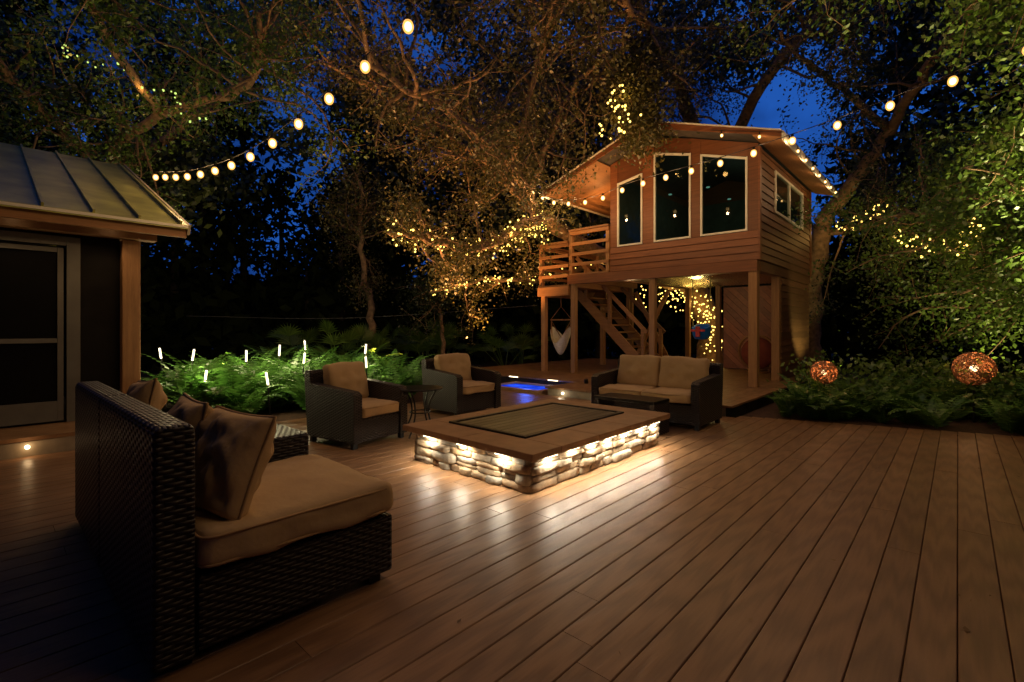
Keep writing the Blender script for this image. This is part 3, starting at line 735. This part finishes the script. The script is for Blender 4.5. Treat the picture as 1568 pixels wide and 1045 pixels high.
make_tree('oak_tree',[
 ([(-5.5,14.6,-.2),(-5.35,14.4,1.2),(-5.8,14.3,2.5)],.42,.32,0),
 ([(-5.8,14.3,2.4),(-7.0,13.6,3.0),(-8.0,12.4,3.5),A0],.30,.20,2),
 (limbA1,.15,.05,16,(.5,1.4)),(limbA2,.15,.04,30),(limbA3,.09,.03,8,(.5,1.2)),(limbA4,.13,.04,28),(limbA5,.09,.03,28),
 ([(-8.2,9.6,4.4),(-7.0,8.9,5.6),(-5.9,8.4,6.3),(-5.0,7.9,6.2)],.09,.03,18),
 ([(-5.8,14.3,2.4),(-5.9,15,6),(-5.2,12,7.4),(-4.6,9.4,7.2),(-4.0,7,6.6)],.3,.05,34),
 ([(-5.0,9.4,7.1),(-4.7,8.7,6.0),(-4.45,8.55,4.9)],.04,.015,34,(.3,.7)),
 ([(-5.8,14.8,5),(-3.5,13,7.2),(-1.2,11,7.8),(.4,9.0,7.6)],.2,.04,26),
],m_leaf,m_bark,seed=3,per=12,sr=.04)
make_tree('oak_tree',[
 ([(-3.0,15.4,-.2),(-2.9,15.2,2),(-2.7,15.1,4.0)],.3,.22,0),
 ([(-2.7,15.1,4.0),(-1.85,14.6,4.9),(-1.2,14.5,5.9),(-.45,13.1,6.5),(.8,10.5,7),(1.6,8,7)],.2,.05,18),
 ([(-2.7,15.1,3.7),(-1.55,14.9,3.75),(-.6,14.3,3.2),(.3,13.5,2.6)],.1,.04,20),
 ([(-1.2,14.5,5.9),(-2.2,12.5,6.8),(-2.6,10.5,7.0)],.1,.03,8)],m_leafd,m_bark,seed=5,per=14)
make_tree('oak_tree',[
 ([(3.2,12.2,-.2),(3.0,12,2),(2.4,11.4,3.6)],.3,.2,8),
 ([(2.4,11.4,3.6),(1.7,10.2,4.4),(1.2,9.2,5.2),(.5,8.3,5.7),(-.5,7.4,6.2)],.12,.03,46),
 ([(2.4,11.4,3.0),(1.2,11.6,2.8),(.2,12.2,3.2),(-.8,12.8,3.6)],.1,.03,30),
 ([(2.4,11.4,3.4),(1.6,10,3.4),(1.3,9.3,2.9)],.08,.03,22),
 ([(2.4,11.4,2.4),(1.4,11.5,1.8),(.2,12.5,1.6)],.08,.03,22)],m_leafg,m_bark,seed=9,per=19)
make_tree('oak_tree',[
 ([(-15,2.2,-.2),(-14.7,2.2,2.5),(-14.5,2.2,4.6)],.35,.25,0),
 ([(-14.5,2.2,4.6),(-14.6,1.2,5.6),(-14.0,.3,6.4),(-12,-.5,7)],.17,.05,22),
 ([(-14.5,2.2,4.6),(-13.4,1.9,5.1),(-12.1,2.5,5.6),(-9.8,3.4,5.8),(-8.2,3.0,6.2)],.15,.04,30),
 ([(-14.5,2.2,4.8),(-14.2,3.5,6.4),(-12.5,4.4,7.4),(-10.5,4.4,7.4)],.15,.04,24),
 ([(-12.1,2.5,5.6),(-10.6,1.2,6.6),(-8.5,.6,6.9),(-6.8,1.6,6.6)],.09,.03,24)],m_leafg,m_bark,seed=12,per=12)
make_tree('slender_tree',[([(-12.4,7.4,-.2),(-12.3,7.5,1.5),(-12.5,7.3,3.2),(-12.0,7.0,5.2)],.14,.05,18)],m_leaf,m_bark,seed=21,sub=(.7,1.6),tmin=.55)
make_tree('slender_tree',[([(-11.2,9.2,-.2),(-11.0,9.0,1.4),(-10.7,8.6,2.4)],.08,.03,12)],m_leafd,m_bark,seed=22,sub=(.5,1.1),tmin=.5)

fo=empty('distant_forest'); C=[]; wood=MB()
for k in range(150):
    sa=random.uniform(-75,85); ang=math.radians(sa)+math.radians(42.5); dist=random.uniform(19,32)
    bx,by=-math.sin(ang)*dist,math.cos(ang)*dist
    H=random.uniform(7,13) if random.random()<.6 else random.uniform(3,6)
    if -34<sa<-15: H=min(H,random.uniform(4,7))
    lean=random.uniform(-.6,.6)
    wood.tube([(bx,by,-.2),(bx+lean*.4,by,H*.5),(bx+lean,by,H)],[.16,.11,.03],6)
    for q in range(int(H*9)):
        z=random.uniform(.2,1)**.8*H; rr=1.9*math.sin(min(1,z/H+.05)*math.pi*.9)+.3
        a=random.uniform(0,6.28); C.append((bx+lean*z/H+rr*math.cos(a)*random.random(),by+rr*math.sin(a)*random.random(),z))
wood.obj('trunks',m_barkd,fo,True); V1=leafV(C,12,.36,.42,.20,.2)
C=[]
for k in range(2400):
    ang=math.radians(random.uniform(-80,88))+math.radians(42.5); dist=random.uniform(18,28)
    top=2.8+1.6*noise.noise(Vector((ang*5,1.3,0)))+.9*noise.noise(Vector((ang*17,4,0)))
    C.append((-math.sin(ang)*dist,math.cos(ang)*dist,top*random.random()**.8*dist/20))
V2=leafV(C,13,.4,.66,.36,.1); C=[]
for k in range(800):
    ang=math.radians(random.uniform(85,280))+math.radians(42.5); dist=random.uniform(13,18)
    C.append((-math.sin(ang)*dist,math.cos(ang)*dist,random.uniform(0,10)))
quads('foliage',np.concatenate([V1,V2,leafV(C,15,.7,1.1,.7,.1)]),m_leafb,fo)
hcn=empty('high_canopy_foliage'); C=[]; r2=np.random.RandomState(5)
def hb(x,y,z,rad,n):
    v=r2.normal(0,1,(n,3)); v/=np.linalg.norm(v,axis=1)[:,None]; v*=np.array(rad)*r2.uniform(0,1,(n,1))**.5
    return [tuple(q) for q in v+np.array([x,y,z])]
for k in range(340):
    a_=random.uniform(-53,53); tn=random.uniform(.20,.76)
    hole=noise.noise(Vector((a_*.085,tn*6.5,3.7)))
    thr=.34
    if a_<-20: thr=.08 if tn<.75 else .2
    if 15<a_<36: thr=-.22 if tn<.5 else .05
    if hole>thr: continue
    ang=math.radians(-a_)+math.radians(42.5); dist=random.uniform(14,20)
    C+=hb(-math.sin(ang)*dist,math.cos(ang)*dist,1.25+tn*dist,(1.15,1.15,.75),22)
V1=leafV(C,13,.20,.22,.12,.1); C=[]
for k in range(130):
    a=random.uniform(0,6.283); dd=random.uniform(0,15); x=dd*math.cos(a); y=dd*math.sin(a)
    if -.6756*x+.7373*y>5: continue
    C+=hb(x,y,random.uniform(7.5,10),(2.4,2.4,.8),26)
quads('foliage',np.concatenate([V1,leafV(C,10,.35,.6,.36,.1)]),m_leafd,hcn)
pm=empty('palmetto_plants'); V=[]
for k in range(34):
    ang=math.radians(random.uniform(-40,25))+math.radians(42.5); dist=random.uniform(12.5,17); c=np.array([-math.sin(ang)*dist,math.cos(ang)*dist,-.1])
    if c[1]>7.5 and c[0]>-10 : continue
    for f in range(11):
        a=random.uniform(0,6.28); el=random.uniform(.5,1.4); ln=random.uniform(.7,1.3)
        dv=np.array([math.cos(a)*math.cos(el),math.sin(a)*math.cos(el),math.sin(el)]); hub=c+dv*ln
        sd=np.cross(dv,[0,0,1]); sd/=np.linalg.norm(sd)
        wv_=.012; V+=[c-sd*wv_,c+sd*wv_,hub+sd*wv_,hub-sd*wv_]
        for g_ in np.linspace(-1.2,1.2,13):
            lv=dv*math.cos(g_)+sd*math.sin(g_); tip=hub+lv*.5+np.array([0,0,-.1]); mid=hub+lv*.25; pp=sd*math.cos(g_)-dv*math.sin(g_)
            V+=[hub,mid+pp*.022,tip,mid-pp*.022]
quads('fronds',np.array(V),m_leafg,pm)

# ---------------------------------------------------------------- ferns
def fern(V,c,R,n):
    for f in range(n):
        a=rs.uniform(0,6.28); el=rs.uniform(.85,1.5); ln=R*rs.uniform(.7,1.2); N=17
        p=np.array(c,float); hd=np.array([math.cos(a),math.sin(a),0]); sd=np.array([-math.sin(a),math.cos(a),0]); curl=rs.uniform(1.1,1.9)
        for i in range(N):
            t_=i/N; e=el-curl*t_**1.6; dv=hd*math.cos(e)+np.array([0,0,math.sin(e)]); q=p+dv*ln/N
            V+=[p-sd*.003,p+sd*.003,q+sd*.003,q-sd*.003]
            if i>1:
                w_=.115*R/.6*math.sin(min(1,(1-t_)*1.25+.05)*math.pi/2)*(.6+.4*min(1,t_*4))
                for s in(-1,1):
                    o=sd*s*w_+dv*w_*.25+np.array([0,0,-.18*w_]); b=dv*ln/N*.5
                    V+=[p-b*.6,p+o*.5-b,p+o,p+o*.5+b]
            p=q
bedL=empty('fern_bed'); V=[]
for k in range(92):
    x=rs.uniform(-10.4,-6.75); y=rs.uniform(1.9,5.2)
    fern(V,(x,y,0),rs.uniform(.6,1.05)*(1.05 if x<-7.2 else .8),13)
quads('ferns',np.array(V),m_fern,bedL)
box('bed_soil',(-10.8,-6.62,1.3,7,-.11,-.02),m_mulch,bedL)
bedR=empty('shrub_bed'); V=[]
for k in range(220):
    x=rs.uniform(-2.1,7.5); y0=7.35+(x+2.3)*.30 if x<2 else 8.7
    y=y0+abs(rs.normal(0,1.5))+.05
    if x<-1.9 and y<7.7: continue
    if x<-1.2 and y>9.3 and rs.rand()<.5: continue
    fern(V,(x,y,-.05),rs.uniform(.35,.8),11)
quads('ferns',np.array(V),mat_leaf('shade_fern',(.045,.13,.018),(.11,.22,.04),.3),bedR)
b=MB(); b.prism([(-2.28,7.1),(2,8.4),(9,8.4),(9,14),(-2.28,14)],'z',-.11,-.03); b.obj('bed_soil',m_mulch,bedR)
C=[(rs.uniform(-1.9,7),0,0) for _ in range(520)]; C=[(c[0],8.3+(c[0]+2.3)*.22+abs(rs.normal(0,1.6)),rs.uniform(.0,.65)) for c in C]
quads('shrub_leaves',leafV(C,22,.12,.09,.05),m_leafg,bedR)
pl=empty('path_lights',(0,0,0)); m=MB(); s=MB()
for i,(x,y,z) in enumerate(((-7.35,2.0,.58),(-6.95,2.65,.54),(-8.9,2.25,.80),(-8.35,2.85,.78),(-8.2,3.3,.86),(-6.95,4.15,.68),(-8.0,4.75,.84),(-9.9,2.05,.80),(-7.75,3.5,.74),(-9.0,4.1,.90))):
    tx,ty=random.uniform(-.03,.03),random.uniform(-.03,.03)
    m.tube([(x,y,z-.085),(x+tx,y+ty,z+.085)],.014,8); s.tube([(x-tx,y-ty,-.05),(x,y,z-.087)],.012,6); s.tube([(x+tx,y+ty,z+.087),(x+tx,y+ty,z+.1)],.020,8)
    light('path_lamp','POINT',(x+.07,y-.05,z+.14),12,(1,.86,.46),pl,.05)
m.obj('glow_tubes',m_led,pl); s.obj('stakes',m_black,pl)
def globe(x,y,z,r,seed):
    E=empty('rattan_globe_lantern',(x,y,z)); rr=random.Random(seed); m=MB()
    for k in range(54):
        n=Vector((rr.uniform(-1,1),rr.uniform(-1,1),rr.uniform(-1,1))).normalized(); a=n.orthogonal().normalized(); b=n.cross(a); h=rr.uniform(-.55,.55); q=math.sqrt(1-h*h)
        m.tube([(n*h+(a*math.cos(t_)+b*math.sin(t_))*q)*r*(1+rr.uniform(-.02,.02)) for t_ in np.linspace(0,2*math.pi,25)],.0045,4,False)
    m.obj('rattan_strands',mat_simple('rattan_orange',(.36,.17,.08),.6),E,True)
    m=MB(); m.sphere((0,0,0),r*.2,10,8); m.obj('bulb',mat_emit('lantern_bulb',(1,.6,.28),5),E,True)
    m=MB(); m.tube([(0,0,-r),(0,0,-z-.05)],.015,6); m.obj('stake',m_black,E)
    light('lantern_lamp','POINT',(0,0,r*.45),4.2,(1,.5,.2),E,r*.12)
globe(-1.40,8.08,.60,.165,1); globe(.16,8.96,.69,.22,2)

# ---------------------------------------------------------------- string lights
def string(name,pts,n0,spacing,power,r=.036,every=1):
    E=empty(name); P=cat(pts,24); wire=MB(); wire.tube([(p.x,p.y,p.z+.09) for p in P],.006,5); wire.obj('cable',m_black,E)
    gl=MB(); core=MB(); so_=MB(); acc=0; k=0; nxt=n0
    for a,b in zip(P[:-1],P[1:]):
        L=(b-a).length
        while acc+L>=nxt:
            p=a.lerp(b,(nxt-acc)/L); gl.sphere((p.x,p.y,p.z),r*1.2,14,10,1.25); core.sphere((p.x,p.y,p.z),r*.78,12,8,1.25); so_.tube([(p.x,p.y,p.z+r*1.3),(p.x,p.y,p.z+.09)],r*.5,8)
            if k%every==0: light('bulb_lamp','POINT',(p.x,p.y,p.z-r*1.6-.035),power*every,WARM,E,.03)
            k+=1; nxt+=spacing
        acc+=L
    gl.obj('bulb_glass',m_bglass,E,True); core.obj('filaments',m_bulb,E,True); so_.obj('sockets',m_black,E)
    return E
string('string_lights',[(-10.3,2.05,3.85),(-8,2.1,3.42),(-5.7,2.15,3.25),(-3.1,2.25,3.6),(-.5,2.35,4.3),(2.6,2.5,5.2)],0.02,.60,9)
string('string_lights',[(-8.21,9.43,4.85),(-6.9,8.9,4.12),(-5.6,8.55,3.85),(-4.39,8.18,3.86),(-2.4,7.5,3.72),(-.575,6.93,3.74),(1.2,6.4,3.95),(3.6,5.7,4.5)],0.02,.55,7.5)
string('eave_string_lights',[(-2.08,9.0,4.36),(-2.08,11.5,4.33),(-2.08,13.9,4.36)],.15,.6,2.0,r=.022,every=2)
string('eave_string_lights',[(-2.1,8.93,4.36),(-3.3,8.93,4.72)],.4,.65,1.2,r=.022)
def fairy(name,paths,lamp=0,dens=26,rad=.12,mat=None):
    E=empty(name); m=MB(); w_=MB(); r=random.Random(len(name)+len(paths)+int(abs(paths[0][0][0])*100))
    for pts in paths:
        P=cat(pts,10); ln=sum((b-a).length for a,b in zip(P[:-1],P[1:])); N=int(ln*dens); line=[]
        for i in range(N):
            t_=i/N*(len(P)-1); k=int(t_); p=P[k].lerp(P[k+1],t_-k); a=i*.75
            c=p+Vector((math.cos(a)*rad*.6+r.gauss(0,.04),math.cos(a)*rad*.6+r.gauss(0,.04),math.sin(a)*rad+r.gauss(0,.05)))
            line.append(c); m.sphere(c,r.uniform(.014,.026),5,4)
            if lamp and i%int(dens*1.1)==0: light('fairy_lamp','POINT',c+Vector((0,0,-.06)),lamp,(1,.55,.14),E,.05)
        w_.tube(line,.003,3)
    m.obj('tiny_lamps',mat or m_fairy,E); w_.obj('wire',m_black,E); return E
fairy('fairy_lights',[limbA1,[(-8.2,10.0,4.1),(-7.9,9.6,3.7),(-7.3,9.1,3.4)],[(-8.3,9.9,3.9),(-7.6,8.7,3.5),(-7.4,7.6,2.85)]],5,24,.17)
fairy('fairy_lights',[limbA3],2.5,24,.06)
fairy('fairy_lights',[[(-5.35,14.4,.3),(-5.35,14.35,1.2),(-5.7,14.2,2.4)],[(-5.8,14.2,2.3),(-6.6,13.9,2.3),(-7,13.4,2.1)],[(-5.0,13.6,.4),(-4.9,13.7,1.4),(-5.3,13.7,2.1)],[(-6.4,13.6,2.2),(-5.6,13.7,1.8),(-5.0,13.8,1.3)]],3,40,.26)
fairy('fairy_lights',[[(-2.2,14.2,3.6),(-1.55,14.0,3.9),(-1.1,13.6,3.8)],[(-.9,12.6,3.1),(-.4,12.0,2.75),(.1,11.8,2.8),(.3,11.4,3.1)]],4,30,.12)
fairy('fairy_lights',[[(-4.6,7.9,5.6),(-4.5,7.7,5.1),(-4.0,7.4,4.9)],[(-5.0,7.8,4.9),(-4.5,7.9,4.8)]],4,22,.12)
fairy('fairy_lights',[[(-13.4,1.0,6.8),(-12.2,1.6,6.4),(-11,2.4,5.6),(-10.4,2.8,5.0)]],2.5,7,.12,m_fairyg)
def uplight(loc,aim,p,col,spot=75):  # added spots with housings, put in to brighten foliage and siding
    E=empty('added_uplight'); m=MB(); l=Vector(loc); a=(Vector(aim)-l).normalized()
    m.tube([l-a*.14,l-a*.02],.04,10); m.tube([(l.x,l.y,-.1),l-a*.12],.012,6); m.obj('fixture',m_black,E)
    light('lamp','SPOT',loc,p,col,E,.04,aim=aim,spot=spot)
uplight((-8.8,8.4,.3),(-8.0,8.4,5),1200,(1,.43,.12),90)
uplight((-8.9,5.6,.3),(-6.8,6.4,6),1050,(1,.42,.12),85)
uplight((-5.3,7.9,.25),(-5.0,6.4,6.5),180,(1,.52,.18),80)
uplight((1.3,8.9,.5),(.9,8.0,6),1900,(1,.84,.35),60)
uplight((0.4,10.6,.4),(.8,12.2,3.5),150,(1,.8,.35),110)
uplight((-1.7,12.2,.4),(-2.6,12.8,1.6),60,(.95,.9,.35),90)
uplight((-10.9,3.4,.3),(-12.0,2.6,6),380,(1,.70,.28),100)
m=MB(); m.tube(cat([(-16,3.9,1.55),(-13,7.2,1.5),(-9.5,11.5,1.9)],8),.008,5); m.obj('utility_cable',m_alu)
